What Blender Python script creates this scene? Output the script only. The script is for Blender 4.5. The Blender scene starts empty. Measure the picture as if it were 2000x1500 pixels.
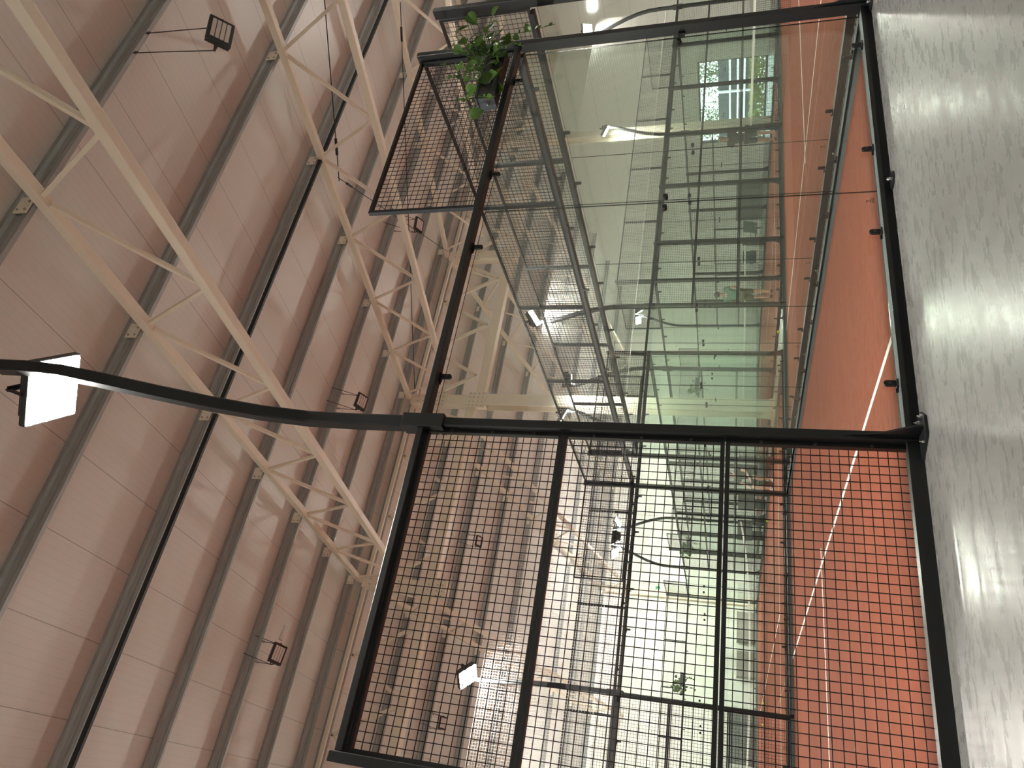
import bpy, math, random
from mathutils import Vector, Matrix
random.seed(7)
SC = bpy.context.scene
COL = SC.collection
PI = math.pi
def R(d): return math.radians(d)

# ------------------------------------------------------------------ materials
def newmat(name):
    m = bpy.data.materials.new(name); m.use_nodes = True
    nt = m.node_tree; nt.nodes.clear()
    out = nt.nodes.new('ShaderNodeOutputMaterial')
    return m, nt, out
def N(nt, t, **kw):
    n = nt.nodes.new(t)
    for k, v in kw.items():
        if k in n.inputs: n.inputs[k].default_value = v
        else: setattr(n, k, v)
    return n
def principled(name, col, rough=.5, metal=0., noise=0., nscale=8., spec=.5, bump=0., bscale=60., stretch=None, emit=None):
    m, nt, out = newmat(name)
    b = N(nt, 'ShaderNodeBsdfPrincipled')
    b.inputs['Base Color'].default_value = (*col, 1); b.inputs['Roughness'].default_value = rough
    b.inputs['Metallic'].default_value = metal; b.inputs['Specular IOR Level'].default_value = spec
    nt.links.new(b.outputs[0], out.inputs[0])
    tc = N(nt, 'ShaderNodeTexCoord'); src = tc.outputs['Object']
    if stretch:
        mp = N(nt, 'ShaderNodeMapping'); mp.inputs['Scale'].default_value = stretch
        nt.links.new(src, mp.inputs[0]); src = mp.outputs[0]
    if noise:
        nz = N(nt, 'ShaderNodeTexNoise', Scale=nscale, Detail=5.)
        nt.links.new(src, nz.inputs['Vector'])
        mx = N(nt, 'ShaderNodeMix', data_type='RGBA', blend_type='MIX')
        mx.inputs[6].default_value = (*[c*(1-noise) for c in col], 1)
        mx.inputs[7].default_value = (*[min(1, c*(1+noise)) for c in col], 1)
        nt.links.new(nz.outputs[0], mx.inputs[0]); nt.links.new(mx.outputs[2], b.inputs['Base Color'])
    if bump:
        nb = N(nt, 'ShaderNodeTexNoise', Scale=bscale, Detail=3.)
        nt.links.new(src, nb.inputs['Vector'])
        bp = N(nt, 'ShaderNodeBump', Strength=bump, Distance=.01)
        nt.links.new(nb.outputs[0], bp.inputs['Height']); nt.links.new(bp.outputs[0], b.inputs['Normal'])
    if emit:
        b.inputs['Emission Color'].default_value = (*emit[0], 1); b.inputs['Emission Strength'].default_value = emit[1]
    return m
M = {}
M['black'] = principled('powder_black', (.009, .0105, .012), .36, spec=.4, noise=.12, nscale=30)
M['wire'] = principled('wire_black', (.010, .008, .008), .45, spec=.35)
M['sill'] = principled('grey_sill', (.10, .115, .12), .55, 0., spec=.25, noise=.08, nscale=12)
M['chrome'] = principled('bolt_steel', (.75, .75, .74), .18, 1.)
M['galv'] = principled('galvanised', (.36, .38, .375), .5, .35, noise=.28, nscale=5, stretch=(.7, 6, 6))
M['cream'] = principled('cream_steel', (.82, .75, .62), .5, noise=.04)
M['white'] = principled('white_paint', (.80, .80, .76), .6)
M['plate'] = principled('cleat_white', (.86, .82, .70), .5)
M['rubber'] = principled('black_duct', (.012, .013, .014), .55)
M['flood'] = principled('flood_body', (.03, .03, .032), .45)
M['lens_off'] = principled('flood_lens_unlit', (.80, .74, .70), .35)
M['planter'] = principled('planter_plastic', (.02, .023, .030), .32, bump=.3, bscale=90)
M['tape'] = principled('net_tape', (.82, .82, .78), .7)
M['netcord'] = principled('net_cord', (.02, .025, .025), .7)
M['cord'] = principled('light_cord', (.80, .79, .75), .7)
M['ball'] = principled('ball_felt', (.62, .72, .05), .9)
M['skin'] = principled('skin', (.55, .33, .23), .55)
M['hair_d'] = principled('dark_hair', (.025, .018, .014), .6)
M['hair_b'] = principled('blond_hair', (.42, .30, .16), .6)
M['greywall'] = principled('grey_board', (.12, .125, .12), .7)
M['boxbrown'] = principled('brown_board', (.30, .27, .24), .7)
M['outline'] = principled('door_edge', (.03, .035, .035), .5)
M['greencloth'] = principled('green_canvas', (.06, .11, .085), .8)
M['tube'] = principled('pale_tube', (.72, .72, .66), .4)
M['exit'] = principled('exit_green', (.02, .30, .14), .5, emit=((.02, .35, .16), .15))
M['frame'] = principled('window_frame', (.06, .07, .07), .5)
M['bark'] = principled('bark', (.12, .09, .06), .9, noise=.3)
M['leaf_out'] = principled('tree_leaf', (.16, .22, .10), .7, noise=.4, nscale=2)
M['paving'] = principled('pale_paving', (.60, .60, .58), .8, noise=.1)
M['cladding'] = principled('dark_cladding', (.03, .037, .042), .6, stretch=(1, 1, 1))
M['whitesteel'] = principled('white_steel', (.8, .82, .84), .5)

def lamp_mat(name, st):
    m, nt, out = newmat(name)
    e = N(nt, 'ShaderNodeEmission'); e.inputs[0].default_value = (1., .965, .88, 1); e.inputs[1].default_value = st
    nt.links.new(e.outputs[0], out.inputs[0]); return m
LAMP = 420.
M['lamp'] = lamp_mat('led_lit', LAMP); M['lamp_added_fill'] = lamp_mat('led_added_fill', LAMP*2.0)  # stronger emission is for the added head that brightens the back wall

def glass_mat(name, tint, edge=False):
    m, nt, out = newmat(name)
    if edge:
        b = N(nt, 'ShaderNodeBsdfPrincipled'); b.inputs['Base Color'].default_value = (*tint, 1); b.inputs['Roughness'].default_value = .15
        nt.links.new(b.outputs[0], out.inputs[0]); return m
    t = N(nt, 'ShaderNodeBsdfTransparent'); t.inputs[0].default_value = (*tint, 1)
    g = N(nt, 'ShaderNodeBsdfGlossy', Roughness=.02); g.inputs[0].default_value = (.95, 1, .97, 1)
    lw = N(nt, 'ShaderNodeLayerWeight', Blend=.5)
    pw = N(nt, 'ShaderNodeMath', operation='POWER'); pw.inputs[1].default_value = 5.; nt.links.new(lw.outputs['Facing'], pw.inputs[0])
    fr = N(nt, 'ShaderNodeMath', operation='MULTIPLY_ADD'); fr.inputs[1].default_value = .96; fr.inputs[2].default_value = .04; nt.links.new(pw.outputs[0], fr.inputs[0])
    mx = N(nt, 'ShaderNodeMixShader')
    nt.links.new(fr.outputs[0], mx.inputs[0]); nt.links.new(t.outputs[0], mx.inputs[1]); nt.links.new(g.outputs[0], mx.inputs[2])
    nt.links.new(mx.outputs[0], out.inputs[0]); return m
M['glass'] = glass_mat('court_glass', (.945, .97, .953))
M['glass_edge'] = glass_mat('court_glass_edge', (.012, .02, .018), True)

def leaf_mat():
    m, nt, out = newmat('pothos_leaf')
    b = N(nt, 'ShaderNodeBsdfPrincipled'); b.inputs['Roughness'].default_value = .22
    tc = N(nt, 'ShaderNodeTexCoord'); nz = N(nt, 'ShaderNodeTexNoise', Scale=9., Detail=4.)
    cr = N(nt, 'ShaderNodeValToRGB')
    cr.color_ramp.elements[0].color = (.022, .06, .012, 1); cr.color_ramp.elements[1].color = (.11, .20, .045, 1)
    cr.color_ramp.elements[0].position = .3; cr.color_ramp.elements[1].position = .75
    nt.links.new(tc.outputs['Object'], nz.inputs['Vector']); nt.links.new(nz.outputs[0], cr.inputs[0]); nt.links.new(cr.outputs[0], b.inputs['Base Color'])
    tr = N(nt, 'ShaderNodeBsdfTranslucent'); tr.inputs[0].default_value = (.10, .19, .03, 1)
    mx = N(nt, 'ShaderNodeMixShader', Fac=.25)
    nt.links.new(b.outputs[0], mx.inputs[1]); nt.links.new(tr.outputs[0], mx.inputs[2]); nt.links.new(mx.outputs[0], out.inputs[0]); return m
M['leaf'] = leaf_mat()

def concrete():
    m, nt, out = newmat('polished_concrete')
    b = N(nt, 'ShaderNodeBsdfPrincipled')
    tc = N(nt, 'ShaderNodeTexCoord')
    n1 = N(nt, 'ShaderNodeTexNoise', Scale=.9, Detail=5., Roughness=.5); nt.links.new(tc.outputs['Object'], n1.inputs['Vector'])
    mp2 = N(nt, 'ShaderNodeMapping'); mp2.inputs['Rotation'].default_value = (0, 0, R(-25)); mp2.inputs['Scale'].default_value = (1, 2.6, 1); nt.links.new(tc.outputs['Object'], mp2.inputs[0])
    n2 = N(nt, 'ShaderNodeTexNoise', Scale=5., Detail=6., Roughness=.6); nt.links.new(mp2.outputs[0], n2.inputs['Vector'])
    mp3 = N(nt, 'ShaderNodeMapping'); mp3.inputs['Rotation'].default_value = (0, 0, R(58)); mp3.inputs['Scale'].default_value = (60, 2.2, 1)
    nt.links.new(tc.outputs['Object'], mp3.inputs[0])
    n3 = N(nt, 'ShaderNodeTexNoise', Scale=1.6, Detail=2.); nt.links.new(mp3.outputs[0], n3.inputs['Vector'])
    ad = N(nt, 'ShaderNodeMix', data_type='FLOAT'); ad.inputs[0].default_value = .55
    nt.links.new(n1.outputs[0], ad.inputs[2]); nt.links.new(n2.outputs[0], ad.inputs[3])
    cr = N(nt, 'ShaderNodeValToRGB')
    cr.color_ramp.elements[0].position = .22; cr.color_ramp.elements[0].color = (.150, .150, .145, 1)
    cr.color_ramp.elements[1].position = .80; cr.color_ramp.elements[1].color = (.215, .215, .208, 1)
    nt.links.new(ad.outputs[0], cr.inputs[0])
    sc = N(nt, 'ShaderNodeValToRGB'); sc.color_ramp.elements[0].position = .70; sc.color_ramp.elements[1].position = .76
    nt.links.new(n3.outputs[0], sc.inputs[0])
    mx = N(nt, 'ShaderNodeMix', data_type='RGBA'); mx.inputs[7].default_value = (.30, .30, .29, 1)
    ml = N(nt, 'ShaderNodeMath', operation='MULTIPLY'); ml.inputs[1].default_value = .06
    nt.links.new(sc.outputs[0], ml.inputs[0]); nt.links.new(ml.outputs[0], mx.inputs[0]); nt.links.new(cr.outputs[0], mx.inputs[6])
    nt.links.new(mx.outputs[2], b.inputs['Base Color'])
    rr = N(nt, 'ShaderNodeMapRange'); rr.inputs['From Min'].default_value = .3; rr.inputs['From Max'].default_value = .7; rr.inputs['To Min'].default_value = .20; rr.inputs['To Max'].default_value = .38
    nt.links.new(n2.outputs[0], rr.inputs[0]); nt.links.new(rr.outputs[0], b.inputs['Roughness'])
    bp = N(nt, 'ShaderNodeBump', Strength=.03, Distance=.01); nt.links.new(n2.outputs[0], bp.inputs['Height']); nt.links.new(bp.outputs[0], b.inputs['Normal'])
    nt.links.new(b.outputs[0], out.inputs[0]); return m
M['concrete'] = concrete()

def turf():
    m, nt, out = newmat('red_turf')
    b = N(nt, 'ShaderNodeBsdfPrincipled'); b.inputs['Roughness'].default_value = .85; b.inputs['Specular IOR Level'].default_value = .25
    tc = N(nt, 'ShaderNodeTexCoord')
    n1 = N(nt, 'ShaderNodeTexNoise', Scale=150., Detail=3.); n2 = N(nt, 'ShaderNodeTexNoise', Scale=1.4, Detail=4.)
    nt.links.new(tc.outputs['Object'], n1.inputs['Vector'])
    mp = N(nt, 'ShaderNodeMapping'); mp.inputs['Scale'].default_value = (.6, 3, 1); nt.links.new(tc.outputs['Object'], mp.inputs[0]); nt.links.new(mp.outputs[0], n2.inputs['Vector'])
    ad = N(nt, 'ShaderNodeMath', operation='MULTIPLY_ADD'); ad.inputs[1].default_value = .5
    nt.links.new(n2.outputs[0], ad.inputs[0])
    h = N(nt, 'ShaderNodeMath', operation='MULTIPLY'); h.inputs[1].default_value = .5; nt.links.new(n1.outputs[0], h.inputs[0]); nt.links.new(h.outputs[0], ad.inputs[2])
    cr = N(nt, 'ShaderNodeValToRGB')
    cr.color_ramp.elements[0].position = .32; cr.color_ramp.elements[0].color = (.180, .043, .0185, 1)
    cr.color_ramp.elements[1].position = .68; cr.color_ramp.elements[1].color = (.230, .059, .0265, 1)
    nt.links.new(ad.outputs[0], cr.inputs[0]); nt.links.new(cr.outputs[0], b.inputs['Base Color'])
    bp = N(nt, 'ShaderNodeBump', Strength=.5, Distance=.006); nt.links.new(n1.outputs[0], bp.inputs['Height']); nt.links.new(bp.outputs[0], b.inputs['Normal'])
    nt.links.new(b.outputs[0], out.inputs[0]); return m
M['turf'] = turf()

def panel_mat(name, col, pitch, off, axis=0, rib=.11):
    """sandwich panel: dark joint every `pitch` m and fine ribs between, across object x (or y/z)"""
    m, nt, out = newmat(name)
    b = N(nt, 'ShaderNodeBsdfPrincipled'); b.inputs['Roughness'].default_value = .42; b.inputs['Specular IOR Level'].default_value = .35
    tc = N(nt, 'ShaderNodeTexCoord'); sp = N(nt, 'ShaderNodeSeparateXYZ'); nt.links.new(tc.outputs['Object'], sp.inputs[0])
    def cyc(per, o, width):
        a = N(nt, 'ShaderNodeMath', operation='ADD'); a.inputs[1].default_value = 100*per-o; nt.links.new(sp.outputs[axis], a.inputs[0])
        d = N(nt, 'ShaderNodeMath', operation='DIVIDE'); d.inputs[1].default_value = per; nt.links.new(a.outputs[0], d.inputs[0])
        f = N(nt, 'ShaderNodeMath', operation='FRACT'); nt.links.new(d.outputs[0], f.inputs[0])
        s = N(nt, 'ShaderNodeMath', operation='SUBTRACT'); s.inputs[1].default_value = .5; nt.links.new(f.outputs[0], s.inputs[0])
        ab = N(nt, 'ShaderNodeMath', operation='ABSOLUTE'); nt.links.new(s.outputs[0], ab.inputs[0])
        g = N(nt, 'ShaderNodeMath', operation='GREATER_THAN'); g.inputs[1].default_value = .5-width/per/2; nt.links.new(ab.outputs[0], g.inputs[0])
        return g, ab
    seam, _ = cyc(pitch, off, .012)
    ribg, ribv = cyc(rib, off, .014)
    c1 = N(nt, 'ShaderNodeMix', data_type='RGBA'); c1.inputs[6].default_value = (*col, 1); c1.inputs[7].default_value = (*[c*.95 for c in col], 1)
    nt.links.new(ribg.outputs[0], c1.inputs[0])
    c2 = N(nt, 'ShaderNodeMix', data_type='RGBA'); c2.inputs[7].default_value = (*[c*.55 for c in col], 1)
    nt.links.new(seam.outputs[0], c2.inputs[0]); nt.links.new(c1.outputs[2], c2.inputs[6]); nt.links.new(c2.outputs[2], b.inputs['Base Color'])
    bp = N(nt, 'ShaderNodeBump', Strength=.25, Distance=.004); nt.links.new(ribg.outputs[0], bp.inputs['Height']); nt.links.new(bp.outputs[0], b.inputs['Normal'])
    nt.links.new(b.outputs[0], out.inputs[0]); return m
M['roof'] = panel_mat('roof_panels', (.77, .775, .74), 1.035, -2.95, 0)
M['wallp'] = panel_mat('wall_panels', (.78, .78, .72), 1.1, .2, 2, .22)

# ------------------------------------------------------------------ mesh building
class MB:
    def __init__(s): s.v = []; s.f = []; s.mi = []
    def add(s, vs, fs, mi=0):
        b = len(s.v); s.v += [tuple(x) for x in vs]; s.f += [tuple(b+i for i in f) for f in fs]; s.mi += [mi]*len(fs)
    def box(s, x0, x1, y0, y1, z0, z1, mi=0):
        s.add([(x0,y0,z0),(x1,y0,z0),(x1,y1,z0),(x0,y1,z0),(x0,y0,z1),(x1,y0,z1),(x1,y1,z1),(x0,y1,z1)],
              [(0,3,2,1),(4,5,6,7),(0,1,5,4),(1,2,6,5),(2,3,7,6),(3,0,4,7)], mi)
    def bar(s, p0, p1, w, h=None, up=(0,0,1), mi=0):
        """rectangular bar: w across, h along `up`"""
        h = h or w
        p0, p1 = Vector(p0), Vector(p1); d = (p1-p0).normalized(); u = Vector(up)
        if abs(d.dot(u)) > .98: u = Vector((0,1,0)) if abs(d.y) < .9 else Vector((1,0,0))
        r = d.cross(u).normalized(); u = r.cross(d)
        vs = [p + r*(a*w/2) + u*(b*h/2) for p in (p0, p1) for a, b in ((-1,-1),(1,-1),(1,1),(-1,1))]
        s.add(vs, [(3,2,1,0),(4,5,6,7),(0,1,5,4),(1,2,6,5),(2,3,7,6),(3,0,4,7)], mi)
    def sweep(s, pts, prof, up=(1,0,0), mi=0, cap=True):
        """prof: list of (a,b) in the (right, up) frame, swept along pts; up is held constant"""
        pts = [Vector(p) for p in pts]; n = len(prof); b0 = []
        vs = []
        for i, p in enumerate(pts):
            d = (pts[min(i+1, len(pts)-1)]-pts[max(i-1, 0)]).normalized(); u = Vector(up); r = d.cross(u).normalized(); u2 = r.cross(d)
            vs += [p + r*a + u2*b for a, b in prof]
        fs = []
        for i in range(len(pts)-1):
            for k in range(n): fs.append((i*n+k, i*n+(k+1) % n, (i+1)*n+(k+1) % n, (i+1)*n+k))
        if cap: fs += [tuple(range(n-1, -1, -1)), tuple((len(pts)-1)*n+k for k in range(n))]
        s.add(vs, fs, mi)
    def tube(s, pts, r, n=8, mi=0):
        up = (0,0,1)
        d = (Vector(pts[-1])-Vector(pts[0])).normalized()
        if abs(d.z) > .9: up = (1,0,0)
        s.sweep(pts, [(r*math.cos(2*PI*k/n), r*math.sin(2*PI*k/n)) for k in range(n)], up, mi)
    def disc(s, c, axis, r, h, n=20, mi=0):
        c = Vector(c); a = Vector(axis).normalized(); s.tube([c, c+a*h], r, n, mi)
    def ball(s, c, r, n=10, mi=0, sc=(1,1,1)):
        vs, fs = [], []
        for i in range(n//2+1):
            t = PI*i/(n//2)
            for k in range(n): vs.append((c[0]+sc[0]*r*math.sin(t)*math.cos(2*PI*k/n), c[1]+sc[1]*r*math.sin(t)*math.sin(2*PI*k/n), c[2]+sc[2]*r*math.cos(t)))
        for i in range(n//2):
            for k in range(n): fs.append((i*n+k, (i+1)*n+k, (i+1)*n+(k+1) % n, i*n+(k+1) % n))
        s.add(vs, fs, mi)
    def prism(s, poly, z0, z1, T=None, mi=0):
        n = len(poly); T = T or (lambda a, b, c: (a, b, c))
        vs = [T(a, b, z0) for a, b in poly]+[T(a, b, z1) for a, b in poly]
        s.add(vs, [tuple(range(n-1, -1, -1)), tuple(range(n, 2*n))]+[(k, (k+1) % n, n+(k+1) % n, n+k) for k in range(n)], mi)
    def wires(s, x0, x1, z0, z1, pitch, t, y=0.):
        """square welded mesh in the xz plane, wires of thickness t"""
        nx = max(1, round((x1-x0)/pitch)); nz = max(1, round((z1-z0)/pitch)); h = t/2
        for i in range(nx+1):
            x = x0+(x1-x0)*i/nx; s.box(x-h, x+h, y-h, y+h, z0, z1)
        for i in range(nz+1):
            z = z0+(z1-z0)*i/nz; s.box(x0, x1, y+h*.9, y+h*2.9, z-h, z+h)
    def obj(s, name, mat, parent=None, off=(0,0,0), smooth=False, bevel=0.):
        me = bpy.data.meshes.new(name)
        o3 = Vector(off)
        me.from_pydata([tuple(Vector(v)-o3) for v in s.v], [], s.f)
        for m in (mat if isinstance(mat, (list, tuple)) else [mat]): me.materials.append(m)
        if any(s.mi):
            for p, i in zip(me.polygons, s.mi): p.material_index = i
        if smooth:
            for p in me.polygons: p.use_smooth = True
        me.update(); me.validate()
        o = bpy.data.objects.new(name, me); COL.objects.link(o)
        if parent: o.parent = parent
        if bevel:
            bv = o.modifiers.new('bevel', 'BEVEL'); bv.width = bevel; bv.segments = 2; bv.limit_method = 'ANGLE'
        return o
def tag(o, label=None, cat=None, group=None, kind=None):
    if label: o['label'] = label
    if cat: o['category'] = cat
    if group: o['group'] = group
    if kind: o['kind'] = kind
    return o
def empty(name, loc=(0,0,0), rz=0., label=None, cat=None, group=None):
    o = bpy.data.objects.new(name, None); COL.objects.link(o); o.location = loc; o.rotation_euler = (0,0,rz)
    o.empty_display_size = .1
    return tag(o, label, cat, group)
KIDS = {}
def dup(root, loc, rz=0., label=None, group=None):
    def cp(o, par):
        c = o.copy(); COL.objects.link(c)
        if par: c.parent = par
        for k in list(o.children): cp(k, c)
        return c
    r = cp(root, None); r.location = loc; r.rotation_euler = (0,0,rz)
    if label: r['label'] = label
    if group: r['group'] = group
    return r
class Proto:
    """first use places the prototype itself; later uses copy it"""
    def __init__(s, make): s.make = make; s.root = None
    def place(s, loc, rz, label, group):
        if s.root is None:
            s.root = s.make(); s.root.location = loc; s.root.rotation_euler = (0,0,rz); tag(s.root, label, None, group); return s.root
        return dup(s.root, loc, rz, label, group)
ORD = ['first','second','third','fourth','fifth','sixth','seventh','eighth','ninth','tenth','eleventh','twelfth','thirteenth','fourteenth','fifteenth','sixteenth','seventeenth','eighteenth']

# ------------------------------------------------------------------ camera
CP = Vector((-6.1772, -4.2289, .9779)); YAW, PIT, ROL, F = .5411, .2946, .0175, 1462.167
fw = Vector((math.sin(YAW)*math.cos(PIT), math.cos(YAW)*math.cos(PIT), math.sin(PIT)))
r0 = Vector((math.cos(YAW), -math.sin(YAW), 0)); u0 = r0.cross(fw)
rr = r0*math.cos(ROL)+u0*math.sin(ROL); uu = u0*math.cos(ROL)-r0*math.sin(ROL)
cam = bpy.data.cameras.new('camera'); co = bpy.data.objects.new('camera', cam); COL.objects.link(co)
cam.sensor_fit = 'HORIZONTAL'; cam.sensor_width = 36; cam.lens = F/2000*36; cam.clip_start = .05; cam.clip_end = 300
mx = Matrix((-uu, rr, -fw)).transposed().to_4x4(); mx.translation = CP; co.matrix_world = mx   # the phone was held sideways
SC.camera = co

# ------------------------------------------------------------------ hall shell
T = .1853; RIDGE = 15.7; YF, YB, XL, XR = -7.6, 36., -24., 24.
def roofz(y, c=8.62): return c+T*(y if y <= RIDGE else 2*RIDGE-y)
def struct(name, mb, mat, **k): return tag(mb.obj(name, mat, **k), kind='structure')
b = MB(); b.box(XL, XR, YF, YB, -.2, 0); struct('floor', b, M['concrete'])
b = MB()
for ya, yb in ((YF, RIDGE), (RIDGE, YB)):
    za, zb = roofz(ya, 8.90), roofz(yb, 8.90)
    b.add([(XL,ya,za),(XR,ya,za),(XR,yb,zb),(XL,yb,zb),(XL,ya,za+.15),(XR,ya,za+.15),(XR,yb,zb+.15),(XL,yb,zb+.15)],
          [(0,3,2,1),(4,5,6,7),(0,1,5,4),(1,2,6,5),(2,3,7,6),(3,0,4,7)])
struct('ceiling', b, M['roof'])
zf, zb_ = roofz(YF, 8.9), roofz(YB, 8.9)
b = MB(); b.box(XL-.2, XR+.2, YF-.2, YF, -.2, zf+.1); struct('wall_front', b, M['wallp'])
b = MB(); b.box(XL-.2, XR+.2, YB, YB+.2, -.2, zb_+.1); struct('wall_back', b, M['wallp'])
def gable(name, x0, x1, hole=None):
    b = MB()
    def prof(ya, yb, z0=-.2, z1=None):
        if z1 is not None: b.box(x0, x1, ya, yb, z0, z1); return
        pts = [(ya, z0), (yb, z0), (yb, roofz(yb, 8.95))]+([(RIDGE, roofz(RIDGE, 8.95))] if ya < RIDGE < yb else [])+[(ya, roofz(ya, 8.95))]
        b.prism(pts, x0, x1, lambda a, c, d: (d, a, c))
    if hole:
        ya, yb, z1 = hole
        prof(YF, ya); prof(yb, YB); prof(ya, yb, z1); 
    else: prof(YF, YB)
    return struct(name, b, M['wallp'])
gable('wall_left', XL-.2, XL)
WY0, WY1, WZ = 17.75, 22.45, 3.02
gable('wall_right', XR, XR+.2, (WY0, WY1, WZ))
w = empty('window_1', (XR+.1, (WY0+WY1)/2, 0)); w['kind'] = 'structure'
b = MB(); b.box(-.06,.06,-(WY1-WY0)/2,-(WY1-WY0)/2+.08,0,WZ); b.box(-.06,.06,(WY1-WY0)/2-.08,(WY1-WY0)/2,0,WZ); b.box(-.06,.06,-(WY1-WY0)/2,(WY1-WY0)/2,WZ-.08,WZ); b.box(-.06,.06,-(WY1-WY0)/2,(WY1-WY0)/2,0,.1)
b.obj('window_frame', M['frame'], w)
b = MB(); b.box(-.01,.01,-(WY1-WY0)/2+.08,(WY1-WY0)/2-.08,.1,WZ-.08); b.obj('window_pane', M['glass'], w)

# steel columns
def hcol(name, x, y, h, w=.4):
    t = .03; b = MB()
    b.box(-w/2, w/2, -w/2, -w/2+t, 0, h); b.box(-w/2, w/2, w/2-t, w/2, 0, h); b.box(-.015, .015, -w/2+t, w/2-t, 0, h)
    b.box(-w/2-.08, w/2+.08, -w/2-.08, w/2+.08, 0, .03)
    for s in (-1, 1): b.prism([(s*w/2, .03), (s*(w/2+.16), .03), (s*w/2, .5)], -.02, .02, lambda a, c, d: (a, d, c))
    o = b.obj(name, M['cream'], None); o.location = (x, y, 0); o['kind'] = 'structure'
    return o
for x in (5.1, 17.25, -7.2): hcol('pillar', x, RIDGE, 8.74, .34 if x > 10 else .4)
for x in (5.1, -7.2, 17.): hcol('wall_pillar', x, YB-.22, roofz(YB)-.1, .36)

# purlins
sig = [(0,0),(.07,0),(.07,.02),(.012,.02),(.012,.05),(.04,.09),(.04,.17),(.012,.21),(.012,.235),(.07,.235),(.07,.25),(0,.25),(0,.20),(.026,.165),(.026,.095),(0,.055)]
PY = [.4+2.47*k for k in range(-3, 7)]
def mk_purlin():
    r = empty('roof_purlin', cat='purlin') if False else None
proto = None
names = []
for side in (0, 1):
    for k, y in enumerate(reversed(PY)):
        yy = y if side == 0 else 2*RIDGE-y
        lab = 'galvanised roof purlin, %s row down from the ridge on the %s slope' % (ORD[k], 'near' if side == 0 else 'far')
        if proto is None:
            b = MB(); b.prism(sig, XL+.01, XR-.01, lambda a, c, d: (d, a, c)); proto = b.obj('roof_purlin', M['galv']); o = proto
            tag(o, None, 'purlin', 'galvanised roof purlins')
        else: o = proto.copy(); COL.objects.link(o)
        o.location = (0, yy, roofz(yy, 8.635)); o['label'] = lab
        o.rotation_euler = (math.atan(T)*(1 if side == 0 else -1), 0, 0)
b = MB(); b.box(XL+.5, XR-.5, -.03, .03, -.075, 0); o = b.obj('cable_duct', M['rubber']); o.location = (0, 5.36, roofz(5.36, 8.605)); o.rotation_euler = (math.atan(T), 0, 0)
tag(o, 'long black cable duct strapped under a galvanised roof purlin', 'duct')

# trusses
def mk_truss():
    r = empty('roof_truss', cat='truss')
    tops = [p for p in PY]
    y0, y1 = YF+.2, RIDGE-.15
    for s in (1, -1):
        Y = lambda y: (y-RIDGE)*s
        b = MB(); b.bar((0, Y(y0), roofz(y0, 8.55)), (0, Y(y1), roofz(y1, 8.55)), .14, .14); b.obj('top_chord', M['cream'], r, bevel=.012)
        yb = RIDGE-1.2
        b = MB(); b.bar((0, Y(y0), roofz(y0, 7.10)), (0, Y(yb), roofz(yb, 7.10)), .14, .14); b.obj('bottom_chord', M['cream'], r, bevel=.012)
        for k, y in enumerate(tops):
            if y < y0: continue
            b = MB()
            if y+1.62 < yb+.1: b.tube([(0, Y(y+.08), roofz(y, 8.5)), (0, Y(y+1.62), roofz(y+1.62, 7.14))], .042, 8); b.obj('diagonal', M['cream'], r, smooth=False)
            b = MB()
            if y-.88 > y0: b.bar((0, Y(y-.05), roofz(y, 8.5)), (0, Y(y-.82), roofz(y-.82, 7.14)), .05, .05); b.obj('web_strut', M['cream'], r)
            b = MB(); z = roofz(y, 8.62)
            yy = Y(y)-.02 if s == 1 else Y(y)+.02
            b.bar((-.22, Y(y)-s*.025, z+.11), (.02, Y(y)-s*.025, z+.11), .012, .2); 
            for dx, dz in ((-.17,.05),(-.17,.16),(-.05,.05)): b.disc((dx, Y(y)-s*.031, z+dz), (0,-s,0), .016, .012, 6, 1)
            b.obj('purlin_cleat', [M['plate'], M['galv']], r)
    return r
TR = Proto(mk_truss)
for x, w in ((-1.05, 'nearest the lit lamp arm'), (5.1, 'meeting the cream pillar by the gap between back courts'), (11.2, 'passing behind the planter'), (17.1, 'nearest the glazed doorway')):
    TR.place((x, RIDGE, 0), 0, 'cream tubular roof truss %s' % w, 'cream roof trusses')

# ridge girder along x
def mk_girder():
    r = empty('ridge_girder', (0, RIDGE, 0), 0, 'cream lattice girder running along the ridge over the pillars', 'girder')
    def zb(x): return 9.35 if x < 4.9 else 9.0
    b = MB(); b.bar((-20,0,11.30), (23.5,0,11.30), .1, .1); b.obj('top_chord', M['cream'], r)
    b = MB(); b.bar((-20,0,9.42), (5.1,0,9.22), .30, .30); b.bar((5.1,0,9.0), (23.5,0,9.05), .30, .30); b.obj('bottom_chord', M['cream'], r, bevel=.02)
    x = -19.35
    xs = [-1.05+6.13*k for k in range(-3, 5)]
    for xa in xs[:-1]:
        for j in range(3):
            a = xa+6.13*j/3; c = a+6.13/6; e = a+6.13/3
            for p, q in (((a,0,11.15),(c,0,9.3)), ((c,0,9.3),(e,0,11.15))):
                b = MB(); b.bar(p, q, .09, .09); b.obj('diagonal', M['cream'], r)
    for xa in xs:
        b = MB(); b.box(xa-.17, xa+.17, -.17, .17, 8.75, 11.35); b.box(xa-.28, xa+.28, -.2, -.17, 10.1, 10.75); b.box(xa-.28, xa+.28, -.2, -.17, 8.75, 9.35)
        for dz in (8.85, 9.0, 9.15, 9.28, 10.2, 10.4, 10.6, 10.9, 11.1):
            for dx in (-.22,-.08,.08,.22):
                if dz in (10.9, 11.1) and abs(dx) > .1: continue
                yb = -.2 if dz not in (10.9, 11.1) else -.17
                b.disc((xa+dx, yb, dz), (0,-1,0), .02, .015, 6, 1)
        b.obj('node_post', [M['cream'], M['galv']], r)
    return r
mk_girder()
def zc(x, y, c=8.45): return (x, y, roofz(y, c))
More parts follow.
